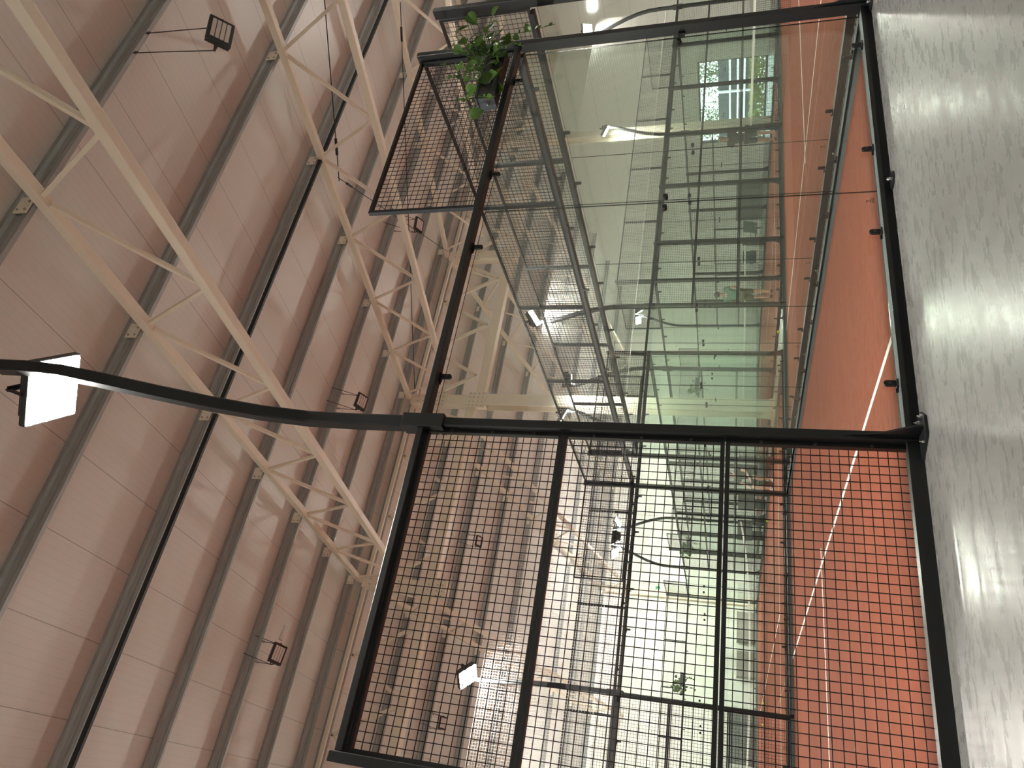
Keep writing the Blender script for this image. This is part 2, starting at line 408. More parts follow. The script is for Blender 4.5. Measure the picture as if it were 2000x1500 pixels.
for nm, p, q, lab in (('brace_rod', zc(5.3, 6.1), zc(11.1, 15.2), 'thin dark brace rod slanting from the middle truss to the ridge'),
                      ('brace_rod', zc(5.3, 6.2), zc(11.1, -3.4), 'thin dark brace rod slanting from the middle truss toward the near eave'),
                      ('brace_rod', zc(11.1, 5.7, 8.36), zc(5.3, 15.3, 8.36), 'thin dark brace rod ending at the pillar top'),):
    b = MB(); b.tube([p, q], .011, 6)
    m = Vector(p).lerp(Vector(q), .05); d = (Vector(q)-Vector(p)).normalized(); b.tube([m, m+d*.35], .03, 6)
    o = b.obj(nm, M['rubber'], off=p); o.location = p; tag(o, lab, 'rod', 'brace rods between trusses')

# ------------------------------------------------------------------ suspended floods (unlit)
def mk_flood():
    r = empty('suspended_floodlight', cat='floodlight')
    b = MB(); b.box(-.20,.20,-.16,.16,-.02,.03); b.obj('housing', M['flood'], r, bevel=.012)
    b = MB()
    for k in range(11): b.box(-.19+.038*k-.006, -.19+.038*k+.006, -.15, .15, .03, .065)
    b.obj('heat_sink', M['flood'], r)
    b = MB(); 
    for k in range(4): b.box(-.15, .15, -.115+.06*k, -.065+.06*k, -.028, -.019)
    b.obj('lens', M['lens_off'], r, bevel=.01)
    b = MB(); b.bar((-.215,0,0),(-.215,0,.14),.012,.03); b.bar((.215,0,0),(.215,0,.14),.012,.03); b.bar((-.215,0,.14),(.215,0,.14),.03,.012); b.box(-.06,.06,-.05,.05,.065,.12)
    b.obj('bracket', M['flood'], r)
    return r
FL = Proto(mk_flood)
def flood(x, y, z, hz, lab, rx=0, ry=0, rz=0, wy=0., box=False):
    r = FL.place((x, y, z), 0, lab, 'floodlights hung from the purlins'); r.rotation_euler = (-rx, ry, rz)
    mi = (Matrix.Translation((x,y,z)) @ r.rotation_euler.to_matrix().to_4x4()).inverted()
    for s in (-1, 1):
        b = MB(); a = Vector((.21*s, 0, .14)); w = r.rotation_euler.to_matrix() @ a+Vector((x,y,z)); top = Vector((w.x, y+wy, hz))
        b.tube([w, w.lerp(top,.5)+Vector((.004,0,0)), top], .007, 5); b.tube([top, top+Vector((.03,0,-.03)), top+Vector((.02,0,-.07)), top+Vector((-.03,0,-.05))], .006, 5)
        b.v = [tuple(mi @ Vector(v)) for v in b.v]; b.obj('hanging_wire', M['rubber'], r)
    if box:
        b = MB(); b.box(.3,.62,-.04,.04,.06,.14); b.obj('control_box', M['white'], r)
flood(1.80, .4, 7.42, roofz(.4), 'largest unlit floodlight hung on two wires above the planter', R(38), R(-8), R(-8))
flood(1.96, 10.28, 9.90, roofz(10.28), 'small unlit floodlight hung just beside the black lamp arm', R(28), 0, R(5))
flood(-4.1, 10.28, 10.06, roofz(10.28), 'unlit floodlight with white control box above the mesh bay', R(28), 0, R(8), box=True)
flood(7.78, 10.28, 9.78, roofz(10.28), 'small unlit floodlight hung beside the upper mesh panel corner', R(20), 0, R(-10))
flood(2.27, 21.12, 10.05, roofz(21.12), 'unlit floodlight behind wire mesh, beyond the ridge girder', R(30), 0, 0)
flood(-3.95, 21.12, 10.08, roofz(21.12), 'unlit floodlight behind wire mesh, close to the bay\'s tall end post', R(30), 0, 0)

# ------------------------------------------------------------------ court parts (local: x along wall, -y outside, z up)
RZ = 3.0
def mk_post(h, arm=False, detail=True, corner=False):
    def f():
        r = empty('court_post', cat='post')
        b = MB(); b.box(-.028, .028, -.115, -.014, .012, h); b.obj('upright', M['black'], r, bevel=.004)
        if corner:
            b = MB(); b.box(.028, .075, -.05, -.012, .012, h); b.obj('corner_flange', M['black'], r)
        b = MB(); b.prism([(-.15,-.12),(-.07,-.27),(.05,-.27),(.11,-.20),(.11,-.02),(-.15,-.02)] if detail else [(-.11,-.25),(.11,-.25),(.11,-.02),(-.11,-.02)], .0, .016); b.obj('base_plate', M['black'], r)
        b = MB()
        prof = [(-.115,.016),(-.245,.016),(-.24,.05),(-.20,.12),(-.155,.19),(-.132,.27),(-.124,.36),(-.115,.42)]
        b.prism(prof, -.006, .006, lambda a, c, d: (d, a, c)); b.obj('gusset', M['black'], r)
        for x, y in ((.07,-.22),(.075,-.13),(-.08,-.21),(-.115,-.09)):
            b = MB(); b.disc((x,y,.016),(0,0,1),.012,.012,6); b.tube([(x,y,.028),(x,y,.04)],.006,6); b.obj('bolt', M['chrome'], r)
        b = MB(); b.ball((.034,-.06,1.66), .026, 10, 0, (.7,1,1)); b.obj('knob', M['black'], r, smooth=True)
        if corner:
            b = MB(); b.box(-.06,-.02,-.05,-.008,1.49,1.55); b.obj('glass_clamp', M['black'], r, bevel=.005)
        return r
    return f
POST = {'low': Proto(mk_post(3.07)), 'tall': Proto(mk_post(4.05, corner=True))}
def rect(w, h, c=.012): 
    a, d = w/2, h/2
    return [(-a+c,-d),(a-c,-d),(a,-d+c),(a,d-c),(a-c,d),(-a+c,d),(-a,d-c),(-a,-d+c)]
def mk_light(heads, hw=.19):
    """lamp arm slipped over the post head, leaning outwards, with floodlight heads: (tilt, yaw, y, lens material)"""
    r = empty('court_light', cat='court light')
    b = MB(); b.box(-.050,.050,-.128,.0,2.86,3.16); b.obj('sleeve', M['black'], r, bevel=.004)
    b = MB()
    for z in (2.90, 2.98):
        b.disc((-.050,-.03,z),(-1,0,0),.009,.008,6)
    b.obj('bolt', M['chrome'], r)
    pts = [(0,-.06,3.1),(0,-.06,3.5),(0,-.075,3.9),(0,-.14,4.25),(0,-.25,4.6),(0,-.40,4.98),(0,-.55,5.32),(0,-.66,5.6),(0,-.71,5.9),(0,-.72,6.12)]
    b = MB(); b.sweep(pts, rect(.098,.088,.01), (1,0,0)); b.obj('arm', M['black'], r)
    for tilt, yaw, py, mat in heads:
        piv = Matrix.Translation((0,py,5.93)) @ Matrix.Rotation(R(yaw), 4, 'Z') @ Matrix.Rotation(R(tilt), 4, 'X')
        def P(b):
            b.v = [tuple(piv @ Vector(v)) for v in b.v]; return b
        b = MB(); b.box(-hw,hw,-hw-.03,hw+.03,0,.06); h = P(b).obj('lamp_housing', M['flood'], r, bevel=.01)
        b = MB(); b.box(-hw+.02,hw-.02,-hw-.01,hw+.01,-.012,-.002); P(b).obj('lamp_lens', M[mat], h)
        b = MB(); b.bar((-hw-.01,0,.03),(-hw-.01,0,.17),.03,.012); b.bar((hw+.01,0,.03),(hw+.01,0,.17),.03,.012); b.bar((-hw-.01,0,.17),(hw+.01,0,.17),.04,.012); b.bar((0,0,.16),(0,.02,.26),.05,.05); P(b).obj('lamp_bracket', M['black'], h)
        b = MB()
        for k in range(9): b.box(-.18+.045*k-.006,-.18+.045*k+.006,-.2,.2,.06,.11)
        P(b).obj('heat_sink', M['flood'], h)
    return r
YW = 48; TL = 31
LIGHT = {s: Proto(lambda s=s: mk_light([(TL, -YW*s, -.48, 'lamp')])) for s in (1, -1)}       # s: which way along the wall the court centre lies
NEARLIGHT = Proto(lambda: mk_light([(17, YW, -.40, 'lamp')], .225))
REAR = {s: Proto(lambda s=s: mk_light([(TL, -YW*s, -.42, 'lamp'), (60, YW*s*1.3, -1.02, 'lamp_added_fill')])) for s in (1, -1)}  # first head lights the court; second is an added fill for the back wall

def clampmb(x, z, up):
    """one rounded tab holding the pane, with a small foot on the rail"""
    b = MB(); w, L = .019, .075; s = 1 if up else -1
    poly = [(x-w, 0), (x+w, 0), (x+w, L-w)]+[(x+w*math.cos(t), L-w+w*math.sin(t)) for t in [PI*k/8 for k in range(1, 8)]]+[(x-w, L-w)]
    if s < 0: poly = poly[::-1]
    b.prism([(a, z+s*c) for a, c in poly], -.030, -.014, lambda a, c, d: (a, d, c))
    b.box(x-w-.02, x+w, -.05, -.014, z-.006, z+.006)
    b.box(x-w-.045, x-w-.018, -.03, -.02, z-.004, z+.012)
    b.disc((x, -.030, z+s*.04), (0,-1,0), .009, .006, 8, 1)
    return b
def mk_glass(w, clamps=True):
    def f():
        r = empty('glass_panel', cat='glass panel')
        b = MB(); x0, x1, z0, z1 = .004, w-.004, .075, RZ-.02
        b.box(x0, x1, -.006, .006, z0, z1)
        b.mi = [1, 1, 0, 1, 0, 0]
        b.obj('pane', [M['glass'], M['glass_edge']], r)
        for x in (.4, w-.4):
            clampmb(x, .078, True).obj('clamp', [M['black'], M['flood']], r); clampmb(x, RZ-.005, False).obj('clamp', [M['black'], M['flood']], r)
        for z in (1.54,):
            b = MB(); b.disc((w-.055,-.018,z),(0,1,0),.019,.036,12); b.obj('seam_connector', M['black'], r)
            b = MB(); b.disc((.055,-.018,z),(0,1,0),.019,.036,12); b.obj('seam_connector', M['black'], r)
        b = MB()
        for k, (a, c, d, e) in enumerate(((0,.05,.000,.004),(0,.05,.010,.013),(.01,.04,.022,.025),(.02,.025,.03,.05),(.005,.03,.045,.048))):
            b.box(w-.12+a, w-.12+c, -.0068, -.0062, .10+d, .10+e)
        b.obj('glass_stamp', M['wire'], r)
        return r
    return f
GLASS = Proto(mk_glass(2.))
def mk_rail(L, mesh=False):
    def f():
        r = empty('bottom_rail', cat='rail')
        if mesh:
            b = MB(); b.box(.03, L-.03, -.115, -.070, 0, .078); b.obj('channel', M['black'], r)
            b = MB(); b.box(.03, L-.03, -.0695, .02, 0, .045); b.box(.03, L-.03, .012, .02, .045, .060); b.obj('sill_strip', M['sill'], r)
            return r
        b = MB(); b.box(.03, L-.03, -.115, -.100, 0, .078); b.box(.03, L-.03, -.115, -.03, .0, .05); b.obj('channel', M['black'], r)
        b = MB(); b.box(.03, L-.03, -.100, .028, .05, .074); b.box(.03, L-.03, .02, .028, 0, .074); b.obj('sill_strip', M['sill'], r)
        n = int(L//2)
        for k in range(n):
            if k*2+2 > L+.01: continue
            b = MB(); x = k*2+2.0-.06 if L > 2.1 else L*.97
            b.disc((x,-.155,0),(0,0,1),.062,.012,24); b.tube([(x,-.165,.012),(x,-.165,.03)],.013,10,1); b.ball((x,-.165,.032),.013,8,1)
            b.obj('levelling_foot', [M['black'], M['chrome']], r)
        return r
    return f
def mk_toprail(L):
    def f():
        b = MB(); b.box(.03, L-.03, -.105, -.014, RZ, RZ+.045); o = b.obj('top_rail', M['black'], bevel=.004); o['category'] = 'rail'
        return o
    return f
RAIL = {}; TOPR = {}
def mk_mesh(w, zs, t=.0045):
    """wire panel with tube frame; zs = list of (z0,z1) fields"""
    def f():
        r = empty('mesh_panel', cat='mesh panel')
        s = .025
        b = MB(); z0, z1 = zs[0][0], zs[-1][1]
        for xa in (.0, w-s): b.box(xa, xa+s, -.06, -.02, z0, z1)
        for za, zb in zs:
            b.box(s, w-s, -.06, -.02, za, za+s); b.box(s, w-s, -.06, -.02, zb-s, zb)
        b.obj('frame', M['black'], r)
        b = MB()
        for za, zb in zs: b.wires(s*.5, w-s*.5, za+s*.5, zb-s*.5, .0525, t, -.016)
        b.obj('wire_mesh', M['wire'], r)
        b = MB()
        for z in [z0+(z1-z0)*q for q in (.2,.5,.8)]: b.disc((w-s*.5,-.06,z),(0,-1,0),.010,.008,8)
        b.obj('fixing_bolt', M['flood'], r)
        return r
    return f
BAY = [(.047,1.048),(1.054,2.047),(2.051,2.995)]
MESHP = {}
def meshp(kind, w, zs):
    k = (kind, round(w,3))
    if k not in MESHP: MESHP[k] = Proto(mk_mesh(w, zs, .0040))
    return MESHP[k]

class Wall:
    """a straight court wall; local u runs along it"""
    def __init__(s, ox, oy, rz, phrase, start): s.o = Vector((ox, oy, 0)); s.rz = R(rz); s.ph = phrase; s.st = start; s.ng = s.nm = s.np = s.nt = s.nr = s.nq = s.nl = 0
    def at(s, u): return s.o+Vector((math.cos(s.rz), math.sin(s.rz), 0))*u
    def lab(s, what, n): return '%s, %s from %s on the %s' % (what, ORD[n], s.st, s.ph)
    def glass(s, u):
        GLASS.place(s.at(u), s.rz, s.lab('clear glass pane', s.ng), 'glass panes around the courts'); s.ng += 1
    def rail(s, u, L):
        k = round(L, 2)
        if k not in RAIL: RAIL[k] = Proto(mk_rail(L, L < 2.5))
        RAIL[k].place(s.at(u), s.rz, s.lab('black floor rail', s.nr), 'black floor rails'); s.nr += 1
    def top(s, u, L):
        k = round(L, 2)
        if k not in TOPR: TOPR[k] = Proto(mk_toprail(L))
        TOPR[k].place(s.at(u), s.rz, s.lab('black rail over the panels', s.nq), 'black upper rails'); s.nq += 1
    def upper(s, u, w=2.):
        meshp('up', w, [(RZ+.05, 4.02)]).place(s.at(u), s.rz, s.lab('black mesh topping', s.nt), 'mesh toppings above the glass'); s.nt += 1
    def bay(s, u, w=1.94):
        meshp('bay', w, BAY).place(s.at(u+.03), s.rz, s.lab('black wire mesh bay', s.nm), 'wire mesh bays of the far walls'); s.nm += 1
    def post(s, u, kind='low'):
        POST[kind].place(s.at(u), s.rz, s.lab('tall black corner post' if kind == 'tall' else 'black court post', s.np), 'black court posts'); s.np += 1
    def light(s, u, label):
        LIGHT[1 if u < 10 else -1].place(s.at(u), s.rz, label, 'lit court lights'); s.nl += 1
    def endwall(s, L=10., posts=True):
        s.rail(0, L); s.top(0, L)
        for k in range(5): s.glass(2*k); s.upper(2*k)
    def side(s, posts=(4,6,8,10,12,14,16), glass=((0,2)), bays=()): pass

# ---- front court, side by the concrete (glass plane y=0), counted from the corner next to the neighbouring court
NE = 4.0; BW = 2.06
W = Wall(0, 0, 0, 'concrete side', 'the corner'); W.o = Vector((0,0,0))
class WallL(Wall):
    """same but u counts toward -x from the origin"""
    def at(s, u): return s.o+Vector((math.cos(s.rz), math.sin(s.rz), 0))*(-u)
A = WallL(0, 0, 0, 'concrete side', 'the corner')
POST['tall'].place((.04, 0, 0), 0, 'tall black corner post beside the planter, standing on concrete', 'black court posts')
POST['low'].place((-NE, 0, 0), 0, 'black post between glass and wire mesh, bolted to the concrete', 'black court posts')
POST['low'].place((-NE-BW, 0, 0), 0, 'black post at the picture edge ending the nearest mesh bay', 'black court posts')
GLASS.place((-2, 0, 0), 0, 'glass pane beside the corner post on the concrete side, under the planter', 'glass panes around the courts')
GLASS.place((-4, 0, 0), 0, 'nearest glass pane, beside the big wire mesh bay', 'glass panes around the courts')
RAIL[4.0] = Proto(mk_rail(4.0)); RAIL[4.0].place((-4, 0, 0), 0, 'black floor rail under the two glass panes on the concrete', 'black floor rails')
RAIL[2.06] = Proto(mk_rail(2.06, True)); RAIL[2.06].place((-4-BW, 0, 0), 0, 'black floor rail under the nearest wire mesh bay', 'black floor rails')
TOPR[4.0] = Proto(mk_toprail(4.0)); TOPR[4.0].place((-4, 0, 0), 0, 'black rail carrying the planter above two glass panes', 'black upper rails')
TOPR[2.06] = Proto(mk_toprail(2.06)); TOPR[2.06].place((-4-BW, 0, 0), 0, 'black rail along the top of the nearest mesh bay', 'black upper rails')
meshp('up', 2., [(RZ+.05, 4.02)]).place((-2, 0, 0), 0, 'black mesh topping behind the planter leaves', 'mesh toppings above the glass')
for (za, zb), w in zip(BAY, ('lowest', 'middle', 'top')):
    Proto(mk_mesh(BW-.06, [(za, zb)])).place((-NE-BW+.03, 0, 0), 0, '%s of three stacked wire mesh panels in the nearest bay' % w, 'nearest wire mesh panels')
for k, u in enumerate((-8.12,)):
    meshp('bay', 1.94, BAY).place((u, 0, 0), 0, 'wire mesh bay left of the picture-edge post', 'wire mesh bays of the far walls')
NEARLIGHT.place((-NE, 0, 0), 0, 'big lit court light on a curved black arm above the nearest glass', 'lit court lights')

# ---- front court, end wall (x=0, outside +x)
Wd = Wall(0, 0, 90, 'front court end wall', 'the concrete'); Wd.endwall()
# ---- neighbouring court end wall (x=.8, outside -x)
class WallM(Wall):
    def at(s, u): return s.o+Vector((math.cos(s.rz), math.sin(s.rz), 0))*(10-u if True else u)
We = Wall(.8, 10, -90, 'neighbouring court end wall', 'the back courts'); We.endwall()
POST['tall'].place((.76, 0, 0), 0, 'tall black corner post of the neighbouring court, topmost in its corner', 'black court posts')
# ---- front court far side (y=10, outside +y), u from the corner toward -x
Wf = Wall(0, 10, 180, 'front court far side', 'its corner')
Wf.post(-.04, 'tall'); Wf.rail(0, 4); Wf.top(0, 4); Wf.glass(0); Wf.glass(2); Wf.upper(0); Wf.post(4); Wf.rail(4, 2); Wf.top(4, 2); Wf.bay(4); Wf.post(6); Wf.rail(6, 2); Wf.top(6, 2); Wf.bay(6)
Wf.light(4, 'lit court light glaring behind the nearest wire mesh bay')
# ---- neighbouring court far side (y=10): from x=.8 to x=20.8
Wg = Wall(20.15, 10, 180, 'neighbouring court far side', 'its outer corner')
GLASSN = Proto(mk_glass(1.945))
def gn(u): GLASSN.place(Wg.at(u), Wg.rz, Wg.lab('clear glass pane', Wg.ng), 'glass panes around the courts'); Wg.ng += 1
Wg.post(-.04, 'tall'); Wg.rail(0, 3.9); Wg.top(0, 3.9); gn(0); gn(1.95); Wg.upper(0, 1.945)
for k in range(6): Wg.post(3.9+1.94*k); Wg.rail(3.9+1.94*k, 1.94); Wg.top(3.9+1.94*k, 1.94); Wg.bay(3.9+1.94*k, 1.88)
Wg.post(15.54); Wg.rail(15.54, 3.9); Wg.top(15.54, 3.9); gn(15.54); gn(17.49); Wg.upper(17.49, 1.945); Wg.post(19.42, 'tall')
Wg.light(15.54, 'lit court light seen through the nearest glass, above the back-court corner')
Wg.light(3.9, 'lit court light above the corner-post rail, near the doorway end')
# ---- back courts along y
def backcourt(x0, x1, ph, left=True, right=True, lamps=()):
    y0, y1 = 10.8, 30.8
    f = Wall(x0, y0, 0, ph+' front wall', 'the pillar' if x0 > 0 else 'the mesh bay'); f.post(-.04, 'tall'); f.endwall(); f.post(10.04, 'tall')
    k = Wall(x1, y1, 180, ph+' back wall', 'the doorway'); k.post(-.04, 'tall'); k.endwall(); k.post(10.04, 'tall')
    sides = []
    if right: sides.append(Wall(x1, y0, 90, ph+' doorway-facing side', 'the front'))
    if left: sides.append(Wall(x0, y1, -90, ph+' pillar-facing side', 'the back'))
    for s in sides:
        s.rail(0, 4); s.top(0, 4); s.glass(0); s.glass(2); s.upper(0)
        for j in range(6): s.post(4+2*j); s.rail(4+2*j, 2); s.top(4+2*j, 2); s.bay(4+2*j)
        s.post(16); s.rail(16, 4); s.top(16, 4); s.glass(16); s.glass(18); s.upper(18)
        for u, l in ((4, 'front'), (16, 'rear')):
            if s.rz < 0: u2 = 20-u
            else: u2 = u
            if l == 'rear': REAR[1 if u2 < 10 else -1].place(s.at(u2), s.rz, 'lit court light, rear one of the '+s.ph, 'lit court lights'); continue
            s.light(u2, 'lit court light, %s one of the %s' % (l, s.ph))
backcourt(-6.3, 3.7, 'exit-sign court', left=False)
for y, w in ((14.8,'front'),(26.8,'rear')):
    POST['low'].place((-6.3, y, 0), R(-90), 'black lamp post on the far side of the exit-sign court, %s one' % w, 'black court posts'); (LIGHT[-1] if y < 20 else REAR[1]).place((-6.3, y, 0), R(-90), 'lit court light on the far side of the exit-sign court, %s one' % w, 'lit court lights')
backcourt(5.95, 15.95, 'players\' court')
# lights of the parts of the front courts that lie outside the picture still light the hall
for x, y, rz, l in ((-16, 0, 0, 'lit court light far along the concrete side'), (-16, 10, 180, 'lit court light far along the front court far side'),
                    (4.8, 0, 0, 'lit court light on the concrete side of the neighbouring court'), (16.8, 0, 0, 'lit court light at the far concrete corner of the neighbouring court')):
    LIGHT[1 if (x == -16) == (rz == 0) or x == 4.8 else -1].place((x, y, 0), R(rz), l, 'lit court lights'); POST['low'].place((x, y, 0), R(rz), l.replace('lit court light', 'black lamp post'), 'black court posts')

# ---- turf and lines
def court(name, x0, x1, y0, y1, axis, label):
    b = MB(); e = .026; b.box(x0+e, x1-e, y0+e, y1-e, 0, .012); t = tag(b.obj('court_turf', M['turf']), label, 'turf', 'red court turfs', 'structure')
    h = .025; Z = (.0122, .0145)
    if axis == 'x':
        ym = (y0+y1)/2; xs = (x0+3.05, x1-3.05)
        for x in xs: b = MB(); b.box(x-h, x+h, y0+e, y1-e, *Z); b.obj('court_line', M['tape'], t)
        b = MB(); b.box(xs[0]-.2, xs[1]+.2, ym-h, ym+h, *Z); b.obj('court_line', M['tape'], t)
    else:
        xm = (x0+x1)/2; ys = (y0+3.05, y1-3.05)
        for y in ys: b = MB(); b.box(x0+e, x1-e, y-h, y+h, *Z); b.obj('court_line', M['tape'], t)
        b = MB(); b.box(xm-h, xm+h, ys[0]-.2, ys[1]+.2, *Z); b.obj('court_line', M['tape'], t)
court('n', -20, 0, 0, 10, 'x', 'red turf of the front court behind the nearest glass')
court('m', .8, 20.15, 0, 10, 'x', 'red turf of the neighbouring court beyond the end wall')
court('p', -6.3, 3.7, 10.8, 30.8, 'y', 'red turf of the back court with the exit sign behind')
court('q', 5.95, 15.95, 10.8, 30.8, 'y', 'red turf of the back court where two players stand')

# ---- tennis nets
def padelnet(p0, p1, zf, label):
    p0, p1 = Vector(p0), Vector(p1); L = (p1-p0).length; r = empty('padel_net', (p0+p1)/2, math.atan2(p1.y-p0.y, p1.x-p0.x), label, 'net', 'padel nets')
    n = 40; top = [Vector((-L/2+L*i/n, 0, zf(2*i/n-1))) for i in range(n+1)]
    b = MB(); b.sweep(top, [(-.006,-.055),(.006,-.055),(.006,0),(-.006,0)], (0,0,1)); b.obj('tape', M['tape'], r)
    b = MB(); m = int(L/.05)
    for i in range(m+1):
        s = 2*i/m-1; x = s*L/2; b.box(x-.002, x+.002, -.002, .002, .02, zf(s)-.05)
    for j in range(18):
        q = j/17
        b.sweep([Vector((t.x, .001, .02+(t.z-.07)*q)) for t in top], [(-.002,-.002),(.002,-.002),(.002,.002),(-.002,.002)], (0,0,1))
    b.obj('netting', M['netcord'], r)
    for s in (-1, 1):
        b = MB(); b.box(s*(L/2+.02)-.03, s*(L/2+.02)+.03, -.03, .03, .012, .95); b.obj('net_post', M['black'], r)
padelnet((10.39, .08, 0), (10.39, 9.92, 0), lambda s: .80+.03*abs(s), 'white-taped net across the neighbouring court')
padelnet((-6.2, 20.8, 0), (3.6, 20.8, 0), lambda s: .56+.32*abs(s)**3, 'sagging white-taped net across the back court by the exit sign')
padelnet((6.05, 20.8, 0), (15.85, 20.8, 0), lambda s: .84+.03*s*s, 'straight white-taped net behind the two players')

# ---- hung netting between the court rows
r = empty('protective_netting', (3, 10.645, 0), 0, 'pale protective netting hung between the court rows above the front court far side', 'netting')
b = MB(); x0, x1, z0, z1 = -14., 14., 3.46, 5.72; nx = int((x1-x0)/.055); nz = int((z1-z0)/.055); h = .0021
for i in range(nx+1): x = x0+(x1-x0)*i/nx; b.box(x-h, x+h, -h, h, z0, z1)
for j in range(nz+1): z = z0+(z1-z0)*j/nz; b.box(x0, x1, -h, h, z-h, z+h)
b.obj('netting', M['cord'], r)
b = MB(); b.tube([(x0,0,z0),(x1,0,z0)], .007, 6); b.obj('lower_rope', M['tape'], r)
b = MB(); b.tube([(x0,0,z1),(x1,0,z1)], .006, 6); b.obj('upper_rope', M['cord'], r)

# ------------------------------------------------------------------ planters
def leafmb(b, c, d, n, L):
    """heart-shaped leaf from c along d, face normal n"""
    d = Vector(d).normalized(); n = Vector(n); n = (n-d*n.dot(d)).normalized(); s = d.cross(n); c = Vector(c)
    out = [(0,0),(-.04,.20),(.06,.40),(.30,.50),(.58,.40),(.82,.20),(1.,0)]
    vs = [c]; 
    mid = [c+d*(L*t)-n*(L*.10*math.sin(t*PI)*1.0) for t in (0,.25,.5,.75,1.)]
    L1 = [c+d*(L*a)+s*(L*w)+n*(L*.10*(w/.5))-n*(L*.18*max(0,a)**2) for a, w in out]
    R1 = [c+d*(L*a)-s*(L*w)+n*(L*.10*(w/.5))-n*(L*.18*max(0,a)**2) for a, w in out]
    m = [c+d*(L*max(0,a))-n*(L*.18*max(0,a)**2) for a, w in out]
    vs = L1+m+R1; k = len(out); fs = []
    for i in range(k-1): fs += [(i, k+i, k+i+1, i+1), (k+i, 2*k+i, 2*k+i+1, k+i+1)]
    b.add(vs, fs)
def planter(x, y, z, w, label, vines, nleaf, spread, rz=0., seed=1, sc=1.):
    rd = random.Random(seed)
    r = empty('potted_vine', (x, y, z), rz, label, 'potted plant', 'leafy planters on the rails')
    b = MB(); h, d0, d1 = .17, .055, .075
    b.add([(-w/2+.01,-d0,0),(w/2-.01,-d0,0),(w/2-.01,d0,0),(-w/2+.01,d0,0),(-w/2,-d1,h),(w/2,-d1,h),(w/2,d1,h),(-w/2,d1,h)], [(0,3,2,1),(0,1,5,4),(1,2,6,5),(2,3,7,6),(3,0,4,7)])
    b.box(-w/2-.008, w/2+.008, -d1-.008, -d1+.004, h-.02, h); b.box(-w/2-.008, w/2+.008, d1-.004, d1+.008, h-.02, h); b.box(-w/2-.008,-w/2+.004,-d1,d1,h-.02,h); b.box(w/2-.004,w/2+.008,-d1,d1,h-.02,h)
    b.box(-w/2+.01, w/2-.01, -d1+.005, d1-.005, h-.04, h-.035)
    b.obj('planter_box', M['planter'], r)
    lf, st = MB(), MB()
    for i in range(nleaf):
        px = w/2-.01-(w-.06)*rd.random()**1.7; py = rd.uniform(-d1, d1*.6); e = px/w+.5
        tip = Vector((px+(rd.gauss(0,.07)+.13*e)*sc, py-abs(rd.gauss(.04,.07))*sc, h+rd.uniform(-.13,.10+.20*e)*spread))
        base = Vector((px, py*.5, h-.03)); mid = base.lerp(tip,.55)+Vector((0,-.02,.05*sc))
        st.tube([base, mid, tip], .003*sc+.0005, 4)
        d = Vector((rd.gauss(0,.5), rd.gauss(-.35,.4), -rd.uniform(.3,1.))); n = Vector((rd.gauss(0,.4), -.9, rd.uniform(.1,.9)))
        leafmb(lf, tip, d, n, rd.uniform(.07,.125)*sc)
    for vine in vines:
        pts = [Vector(p) for p in vine]; st.tube(pts, .003, 4)
        for i in range(len(pts)-1):
            m = max(1, int((pts[i+1]-pts[i]).length/.045))
            for j in range(m):
                p = pts[i].lerp(pts[i+1], j/m); d = Vector((rd.gauss(0,.7), rd.gauss(-.3,.5), rd.gauss(-.5,.5)))
                leafmb(lf, p, d, Vector((rd.gauss(0,.4),-1,rd.uniform(0,.8))), rd.uniform(.03,.075)*sc)
    st.obj('stems', M['leaf'], r); lf.obj('foliage', M['leaf'], r)
    return r
planter(-.58, -.195, 3.045, .68, 'green vine in a black planter box on the rail by the corner post',
        [[(-.30,-.05,.15),(-.38,-.12,.10),(-.42,-.14,.02),(-.41,-.13,-.05)], [(.30,-.05,.15),(.42,-.08,.05),(.50,-.09,-.10),(.55,-.08,-.28),(.58,-.08,-.42)],
         [(.25,-.06,.15),(.20,-.16,.02),(.24,-.17,-.10),(.16,-.18,-.22)], [(.1,0,.15),(.15,-.05,.40),(.22,-.06,.62)], [(.0,0,.15),(.02,-.05,.45),(.0,-.06,.55)], [(-.25,0,.15),(-.3,-.05,.3),(-.38,-.1,.33)]], 64, 1.15, seed=5)
def smallplant(x, y, z, rz, label, seed):
    planter(x, y, z, .6, label, [[(.2,-.05,.15),(.25,-.12,0),(.27,-.13,-.25),(.3,-.12,-.5)], [(-.1,-.05,.15),(-.12,-.14,-.1),(-.1,-.14,-.4)]], 34, 1.4, rz, seed, 1.5)
smallplant(.1, 30.94, 3.05, PI, 'small leafy planter on the exit-sign court back wall, near the mesh bay', 11)
smallplant(6.25, 30.94, 3.05, PI, 'small leafy planter on the players\' court back wall, pillar end', 12)
smallplant(15.2, 30.94, 3.05, PI, 'small leafy planter on the players\' court back wall, doorway end', 13)

# ------------------------------------------------------------------ balls
for k, (x, y, l) in enumerate(((5.55,12.45,'beside the pillar-side corner of the players\' court'), (4.25,11.5,'on the strip in front of the pillar'), (2.3,11.1,'just inside the exit-sign court front glass'),
        (4.9,17.6,'by the seated player\'s bench'), (3.2,19.6,'near the exit-sign court net post'), (-.1,11.05,'stuck behind the front court corner'), (-1.68,23.2,'beyond the sagging net, nearer the mesh bay middle'), (-2.2,24.2,'beyond the sagging net, next to the far post'))):
    b = MB(); b.ball((0,0,0), .034, 14); o = b.obj('padel_ball', M['ball'], smooth=True); o.location = (x, y, .034+(.012 if not (3.7 < x < 5.8) else 0)); tag(o, 'yellow ball '+l, 'ball', 'yellow balls on the floor')

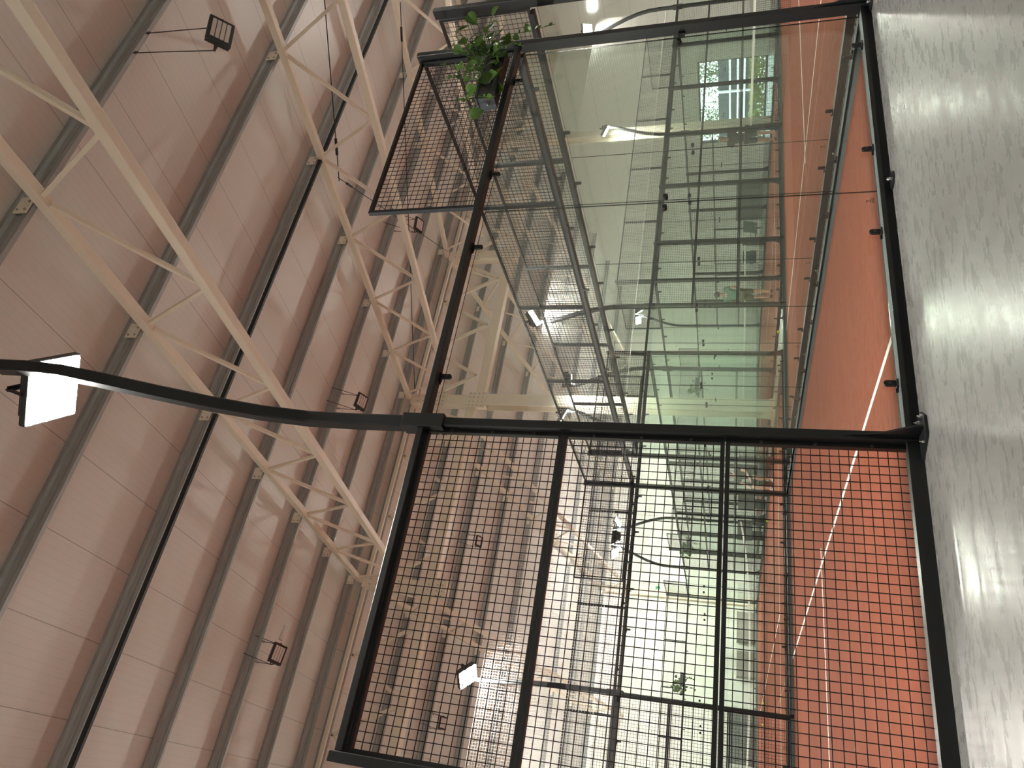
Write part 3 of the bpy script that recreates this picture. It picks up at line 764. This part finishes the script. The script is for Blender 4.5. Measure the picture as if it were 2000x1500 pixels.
# ------------------------------------------------------------------ people
def skinned(name, joints, edges, mat, parent, root=0, sub=2):
    me = bpy.data.meshes.new(name); me.from_pydata([j[:3] for j in joints], edges, [])
    o = bpy.data.objects.new(name, me); COL.objects.link(o)
    sk = o.modifiers.new('skin', 'SKIN'); sk.use_smooth_shade = True
    for i, j in enumerate(joints):
        rr_ = j[3] if isinstance(j[3], tuple) else (j[3], j[3])
        me.skin_vertices[0].data[i].radius = rr_
        me.skin_vertices[0].data[i].use_root = (i == root)
    sb = o.modifiers.new('sub', 'SUBSURF'); sb.levels = sub; sb.render_levels = sub
    dg = bpy.context.evaluated_depsgraph_get(); me2 = bpy.data.meshes.new_from_object(o.evaluated_get(dg)); bpy.data.objects.remove(o)
    me2.name = name; me2.materials.clear(); me2.materials.append(mat)
    for p in me2.polygons: p.use_smooth = True
    o = bpy.data.objects.new(name, me2); COL.objects.link(o); o.parent = parent
    return o
def person(loc, rz, label, pose, hair, shirt, shorts, shoes, longhair=False):
    """pose: dict of joint positions in metres, person faces -y"""
    P = pose; r = empty('person', loc, rz, label, 'person')
    J, E = [], []
    def add(p, rad, par=None):
        J.append((*p, rad)); i = len(J)-1
        if par is not None: E.append((par, i))
        return i
    pel = add(P['pelvis'], (.125,.10)); wa = add(P['waist'], (.115,.09), pel); ch = add(P['chest'], (.135,.10), wa); nk = add(P['neck'], .052, ch)
    hd = Vector(P['head']); 
    h0 = add(hd+Vector((0,-.005,-.07)), .062, nk); h1 = add(hd, (.076,.088), h0); h2 = add(hd+Vector((0,.01,.075)), .062, h1)
    for s in ('l', 'r'):
        sh = add(P['sh_'+s], .055, ch); el = add(P['el_'+s], .038, sh); wr = add(P['wr_'+s], .026, el)
        a = Vector(P['el_'+s]); w = Vector(P['wr_'+s]); d = (w-a).normalized(); side = Vector((1,0,0)) if abs(d.x) < .8 else Vector((0,1,0)); side = (side-d*side.dot(d)).normalized(); nn = d.cross(side)
        pa = add(w+d*.065, (.032,.02), wr)
        for q, (off, ln) in enumerate(((-.027,.058),(-.009,.072),(.009,.068),(.027,.052))):
            k0 = add(w+d*.10+side*off, .0095, pa); k1 = add(w+d*(.10+ln*.5)+side*off*1.1+nn*.008, .0085, k0); add(w+d*(.10+ln)+side*off+nn*.022, .007, k1)
        t0 = add(w+d*.055+side*.038, .011, pa); add(w+d*.095+side*.052+nn*.012, .009, t0)
        hp = add(P['hip_'+s], .088, pel); kn = add(P['kn_'+s], .057, hp); cf = add(Vector(P['kn_'+s]).lerp(Vector(P['an_'+s]), .35), .055, kn); an = add(P['an_'+s], .036, cf)
        fd = Vector(P.get('foot', (0,-1,0))); add(Vector(P['an_'+s])+fd*.12+Vector((0,0,-.055)), (.038,.026), an)
    body = skinned('body', J, E, M['skin'], r)
    # face
    b = MB(); f = hd+Vector((0,-.088,0)); b.ball(f+Vector((0,-.012,-.015)), .014, 8, 0, (.8,1.2,1.3)); b.ball(hd+Vector((.082,0,-.01)), .022, 8, 0, (.4,.8,1.2)); b.ball(hd+Vector((-.082,0,-.01)), .022, 8, 0, (.4,.8,1.2)); b.obj('nose_and_ears', M['skin'], r, smooth=True)
    b = MB(); b.ball(f+Vector((.03,.004,.012)), .009, 8); b.ball(f+Vector((-.03,.004,.012)), .009, 8); b.bar(f+Vector((-.022,-.004,-.055)), f+Vector((.022,-.004,-.055)), .008, .006); b.obj('eyes_and_mouth', M['hair_d'], r)
    b = MB(); b.ball(hd+Vector((0,.018,.045)), .098, 14, 0, (.95,1.02,.92))
    if longhair: b.ball(hd+Vector((0,.05,-.05)), .085, 12, 0, (.95,.7,1.3))
    b.v = [(x, (y if y > hd.y-.055 or z > hd.z+.05 else hd.y-.055), z) for x, y, z in b.v]
    b.obj('hair', hair, r, smooth=True)
    # clothes
    up = lambda a, c, t: tuple(Vector(P[a]).lerp(Vector(P[c]), t))
    J2 = [(*(Vector(P['waist'])+Vector((0,0,-.10))), (.155,.118)), (*P['waist'], (.14,.108)), (*P['chest'], (.165,.122)), (*(Vector(P['neck'])+Vector((0,0,-.03))), .07),
          (*P['sh_l'], .075), (*up('sh_l','el_l',.62), .068), (*P['sh_r'], .075), (*up('sh_r','el_r',.62), .068)]
    skinned('shirt', J2, [(0,1),(1,2),(2,3),(2,4),(4,5),(2,6),(6,7)], shirt, r, 1)
    J3 = [(*P['pelvis'], (.15,.12)), (*P['hip_l'], .112), (*up('hip_l','kn_l',.9), .088), (*P['hip_r'], .112), (*up('hip_r','kn_r',.9), .088)]
    skinned('shorts', J3, [(0,1),(1,2),(0,3),(3,4)], shorts, r, 0)
    for s in ('l', 'r'):
        an = Vector(P['an_'+s]); fd = Vector(P.get('foot', (0,-1,0)))
        skinned('shoe', [(*(an+Vector((0,0,-.0))-fd*.0), .046), (*(an+Vector((0,0,-.05))-fd*.03), (.048,.036)), (*(an+fd*.10+Vector((0,0,-.058))), (.046,.034)), (*(an+fd*.19+Vector((0,0,-.066))), (.036,.024))], [(0,1),(1,2),(2,3)], shoes, r, 1, 1)
    return r
def stand(H, step=.0, bend=0., arms='down'):
    k = H/1.78; z = lambda v: v*k
    P = dict(pelvis=(0,0,z(.96)), waist=(0,-.01,z(1.12)), chest=(0,-.01-bend*.3,z(1.36)), neck=(0,-.02-bend*.6,z(1.52)), head=(0,-.045-bend,z(1.655)),
             sh_l=(.19*k,-bend*.4,z(1.44)), sh_r=(-.19*k,-bend*.4,z(1.44)), hip_l=(.095,0,z(.90)), hip_r=(-.095,0,z(.90)),
             kn_l=(.105,-step*.7-.02,z(.50)), kn_r=(-.105,step*.3-.01,z(.50)), an_l=(.11,-step,.085), an_r=(-.11,step,.085))
    if arms == 'down': P.update(el_l=(.25*k,.02,z(1.15)), el_r=(-.25*k,.02,z(1.15)), wr_l=(.25*k,-.08,z(.91)), wr_r=(-.25*k,-.08,z(.91)))
    else: P.update(el_l=(.27*k,.05,z(1.17)), el_r=(-.27*k,.05,z(1.17)), wr_l=(.20*k,-.22,z(1.02)), wr_r=(-.20*k,-.22,z(1.05)))
    return P
cl_grey = principled('charcoal_shirt', (.05,.052,.055), .85); cl_dark = principled('dark_shorts', (.03,.032,.035), .85)
cl_green = principled('green_print_shirt', (.10,.22,.16), .85, noise=.75, nscale=22); cl_khaki = principled('khaki_shorts', (.11,.10,.06), .85)
cl_black = principled('black_shirt', (.025,.022,.022), .85); shoe_d = principled('dark_shoe', (.04,.04,.045), .6); shoe_w = principled('white_blue_shoe', (.55,.55,.70), .6)
person((12.95, 12.55, .012), R(-52), 'blond person in charcoal shirt and dark shorts, walking beside the doorway', stand(1.72, .16, .06, 'fwd'), M['hair_b'], cl_grey, cl_dark, shoe_d)
person((9.25, 15.65, .012), R(128), 'dark-haired person in green printed shirt and khaki shorts, back turned', stand(1.78, .06, .0, 'fwd'), M['hair_d'], cl_green, cl_khaki, shoe_d)
sit = dict(pelvis=(0,0,.52), waist=(0,-.03,.68), chest=(0,-.12,.92), neck=(0,-.17,1.08), head=(0,-.22,1.22), sh_l=(.19,-.12,1.0), sh_r=(-.19,-.12,1.0), el_l=(.25,-.26,.76), el_r=(-.25,-.26,.76),
           wr_l=(.17,-.46,.66), wr_r=(-.17,-.46,.66), hip_l=(.1,-.02,.51), hip_r=(-.1,-.02,.51), kn_l=(.17,-.46,.53), kn_r=(-.17,-.46,.53), an_l=(.16,-.44,.085), an_r=(-.16,-.48,.085))
person((3.3, 16.2, .012), R(-62), 'dark-haired person in black leaning forward on a bench behind the corner posts', sit, M['hair_d'], cl_black, cl_dark, shoe_w, True)
b = MB(); b.box(-.55,.55,-.19,.19,.39,.43); be = empty('bench', (3.3, 16.2, .012), R(-62), 'dark bench inside the exit-sign court where a person sits', 'bench'); b.obj('seat', M['greywall'], be)
for sx in (-.45, .45):
    b = MB(); b.box(sx-.02, sx+.02, -.17, .17, 0, .39); b.obj('leg', M['black'], be)

def bag(x, y, rz, label, m):
    g = empty('sports_bag', (x, y, 0), R(rz), label, 'bag', 'sports bags between the back courts'); bb = MB(); bb.box(-.36,.36,-.16,.16,0.01,.30); bb.obj('body', m, g, bevel=.06)
    for sx in (-.15, .15):
        bb = MB(); bb.tube([(sx-.05,-.165,.10),(sx-.05,-.12,.36),(sx+.05,-.12,.36),(sx+.05,-.165,.10)], .012, 6); bb.obj('strap', M['rubber'], g)
bag(4.75, 16.6, 80, 'black sports bag on the strip between the back courts, nearest the glass', M['rubber'])
bag(4.95, 19.6, 95, 'black sports bag on the strip between the back courts, behind the seated person', cl_grey)
def screen(x, y, w, h, label):
    g = empty('bench', (x, y, 0), R(90), label, 'bench', 'dark benches between the back courts'); bb = MB(); bb.box(-w/2,w/2,-.2,.2,.40,.44); bb.obj('seat', M['greywall'], g)
    bb = MB(); bb.box(-w/2,w/2,.17,.20,.44,h); bb.obj('backrest', M['greywall'], g)
    for sx in (-w/2+.1, w/2-.1):
        bb = MB(); bb.box(sx-.02,sx+.02,-.18,.18,0,.40); bb.obj('leg', M['black'], g)
screen(4.85, 21.4, 1.8, .95, 'dark bench with backrest on the strip between the back courts, nearer')
screen(4.85, 24.6, 1.8, .95, 'dark bench with backrest on the strip between the back courts, farther')
# ------------------------------------------------------------------ things along the back and gable walls
def cabinet(x0, x1, y0, y1, z0, z1, name, label, cat, mat):
    r = empty(name, ((x0+x1)/2, (y0+y1)/2, z0), 0, label, cat); w, d, h = x1-x0, y1-y0, z1-z0
    b = MB(); b.box(-w/2, w/2, -d/2, d/2, 0, h); b.obj('body', mat, r, bevel=.01)
    b = MB(); b.box(-w/2-.02, w/2+.02, -d/2-.02, d/2, h, h+.03); b.obj('lid', mat, r)
cabinet(3.1, 4.5, 35.4, 35.97, 0, .86, 'storage_chest', 'grey-brown storage chest by the back wall, nearer the exit sign', 'chest', M['boxbrown'])
cabinet(1.4, 2.6, 35.4, 35.97, 0, .84, 'storage_chest', 'grey-brown storage chest by the back wall, farther from the exit sign', 'chest', M['boxbrown'])
cabinet(-2.4, -.25, 35.5, 35.97, 0, 1.15, 'counter', 'dark green-grey counter by the back wall beyond the tall mesh post', 'counter', M['greywall'])
r = empty('exit_sign', (5.19, 35.70, 4.92), 0, 'small green exit sign high on the back wall pillar', 'sign')
b = MB(); b.box(-.28,.28,-.03,0,-.11,.11); b.obj('panel', M['exit'], r)
b = MB(); b.box(-.20,-.04,-.034,-.03,-.02,.02); b.prism([(-.20,-.06),(-.27,0),(-.20,.06)], -.034, -.03, lambda a, c, d: (a, d, c)); b.box(.08,.12,-.034,-.03,-.08,.04); b.box(.03,.17,-.034,-.03,-.02,.01); b.ball((.10,-.032,.065),.02,8,0,(1,.2,1)); b.obj('pictogram', M['tape'], r)
def doorframe(n, y0, y1, z1, z0=0.):
    d = empty('door_%d' % n, (XR-.04, (y0+y1)/2, z0)); d['kind'] = 'structure'; w = (y1-y0)/2; h = z1-z0
    b = MB(); b.box(-.02,.035,-w+.05,w-.05,0,h-.05); b.obj('leaf_panel', M['wallp'], d)
    b = MB(); b.box(-.04,.035,-w,-w+.05,0,h); b.box(-.04,.035,w-.05,w,0,h); b.box(-.04,.035,-w,w,h-.05,h); b.obj('door_trim', M['outline'], d)
    b = MB(); b.box(-.08,-.02,w-.22,w-.18,1.0,1.15); b.obj('door_handle', M['outline'], d)
doorframe(1, 28.6, 31.6, 2.5); doorframe(2, 32.6, 35.4, 2.5); doorframe(3, 13.0, 14.2, 2.2)
cabinet(23.4, 23.95, 25.1, 27.4, 0, 1.25, 'counter', 'dark grey counter along the doorway wall', 'counter', M['greywall'])
# folding chairs
def mk_chair():
    r = empty('folding_chair', cat='chair')
    b = MB(); b.add([(-.27,-.22,.42),(.27,-.22,.42),(.27,.2,.36),(-.27,.2,.36),(-.27,-.22,.405),(.27,-.22,.405),(.27,.2,.345),(-.27,.2,.345)], [(0,1,2,3),(7,6,5,4),(0,4,5,1),(1,5,6,2),(2,6,7,3),(3,7,4,0)]); b.obj('seat', M['greencloth'], r)
    b = MB(); b.add([(-.27,.2,.38),(.27,.2,.38),(.27,.36,.92),(-.27,.36,.92),(-.27,.215,.375),(.27,.215,.375),(.27,.375,.915),(-.27,.375,.915)], [(0,1,2,3),(7,6,5,4),(0,4,5,1),(1,5,6,2),(2,6,7,3),(3,7,4,0)]); b.obj('backrest', M['greencloth'], r)
    for s in (-1, 1):
        for a, c in (((s*.28,-.25,0),(s*.28,.2,.5)), ((s*.28,.3,0),(s*.28,-.22,.44))):
            b = MB(); b.tube([a, c], .012, 6); b.obj('leg', M['tube'], r)
        b = MB(); b.tube([(s*.28,.2,.36),(s*.28,.37,.95)], .012, 6); b.obj('back_tube', M['tube'], r)
        b = MB(); b.bar((s*.29,-.24,.6),(s*.29,.26,.6),.04,.02); b.tube([(s*.28,-.2,.42),(s*.28,-.2,.6)],.01,6); b.obj('armrest', M['greywall'], r)
    return r
CH = Proto(mk_chair)
CH.place((17.4, 21.6, 0), R(-70), 'green folding chair with pale legs beyond the players\' court, nearer the doorway', 'green folding chairs')
CH.place((16.8, 22.7, 0), R(-40), 'green folding chair with pale legs beyond the players\' court, second from the doorway', 'green folding chairs')

# ------------------------------------------------------------------ outdoors beyond the doorway
b = MB(); b.box(XR+.2, 70, -10, 60, -.25, -.02); tag(b.obj('outside_ground', M['paving']), kind='structure')
def tree(x, y, h, label, seed):
    rd = random.Random(seed); r = empty('tree', (x, y, -.02), 0, label, 'tree', 'trees outside the doorway')
    b = MB(); b.tube([(0,0,0),(.1,.05,h*.3),(.05,0,h*.6)], .13, 8)
    for k in range(7):
        a = rd.uniform(0, 2*PI); b.tube([(.05,0,h*rd.uniform(.3,.55)), (math.cos(a)*h*.2, math.sin(a)*h*.2, h*rd.uniform(.6,.85))], .04, 5)
    b.obj('trunk', M['bark'], r)
    b = MB()
    for k in range(850):
        p = Vector((rd.gauss(0,h*.17), rd.gauss(0,h*.17), h*.66+rd.gauss(0,h*.16)))
        leafmb(b, p, (rd.gauss(0,1),rd.gauss(0,1),rd.gauss(-.3,.6)), (rd.gauss(0,.6),rd.gauss(0,.6),1), rd.uniform(.14,.26))
    b.obj('crown', M['leaf_out'], r)
tree(60, 45.5, 7.2, 'leafy tree outside the doorway, behind the dark building, nearer its stair', 1)
tree(61, 52.5, 6.6, 'leafy tree outside the doorway, behind the dark building, farther from the stair', 2)
tree(58, 39.0, 6.4, 'leafy tree outside the doorway, past the far end of the building roof', 4)
b = MB(); rd = random.Random(3)
for k in range(2600): leafmb(b, (rd.gauss(0,.35), rd.uniform(-4,4), rd.uniform(.02,.72)), (rd.gauss(0,1),rd.gauss(0,1),rd.gauss(.3,.6)), (rd.gauss(-.6,.6),rd.gauss(0,.6),1), rd.uniform(.08,.16))
o = b.obj('hedge', principled('hedge_leaf', (.20,.24,.045), .7, noise=.4, nscale=3)); o.location = (27.6, 22.6, 0); tag(o, 'low yellow-green hedge just outside the glazed doorway', 'hedge')
bd = empty('building', (50, 41, -.02), R(0), 'dark clad building with white rails outside the doorway', 'building')
b = MB(); b.box(-3.5,4,-14,14,0,3.0); b.obj('cladding', M['cladding'], bd)
for z in (2.1, 1.5, 1.0):
    b = MB(); b.box(-3.9,-3.75,-14,14,z-.07,z+.07); b.obj('white_rail', M['whitesteel'], bd)
for y in (-8,-4,0,4,8):
    b = MB(); b.box(-3.75,-3.6,y-.08,y+.08,0,3.0); b.obj('white_post', M['whitesteel'], bd)
b = MB(); b.bar((-5.0,1.,0),(-5.0,6,2.6),.12,.25); b.bar((-5.4,1.,.9),(-5.4,6,3.4),.05,.06); b.obj('stair', M['whitesteel'], bd)

# ------------------------------------------------------------------ world, render look
wd = bpy.data.worlds.new('World'); SC.world = wd; wd.use_nodes = True; nt = wd.node_tree; nt.nodes.clear()
o = nt.nodes.new('ShaderNodeOutputWorld'); bg = nt.nodes.new('ShaderNodeBackground'); bg.inputs[0].default_value = (.86, .94, 1., 1); bg.inputs[1].default_value = 3.0
nt.links.new(bg.outputs[0], o.inputs[0])
pl = bpy.data.lights.new('daylight_portal', 'AREA'); pl.shape = 'RECTANGLE'; pl.size = WZ; pl.size_y = WY1-WY0; pl.cycles.is_portal = True
po = bpy.data.objects.new('daylight_portal', pl); COL.objects.link(po); po.location = (XR+.3, (WY0+WY1)/2, WZ/2); po.rotation_euler = (0, R(90), 0)
vs = SC.view_settings; SC.display_settings.display_device = 'sRGB'; vs.view_transform = 'Standard'; vs.look = 'None'; vs.gamma = 1; vs.use_curve_mapping = False; vs.exposure = 1.32
cy = SC.cycles; cy.transparent_max_bounces = 48; cy.max_bounces = 12; cy.diffuse_bounces = 5; cy.glossy_bounces = 4
cy.use_denoising = True; cy.sample_clamp_indirect = 6.; cy.caustics_reflective = False; cy.caustics_refractive = False
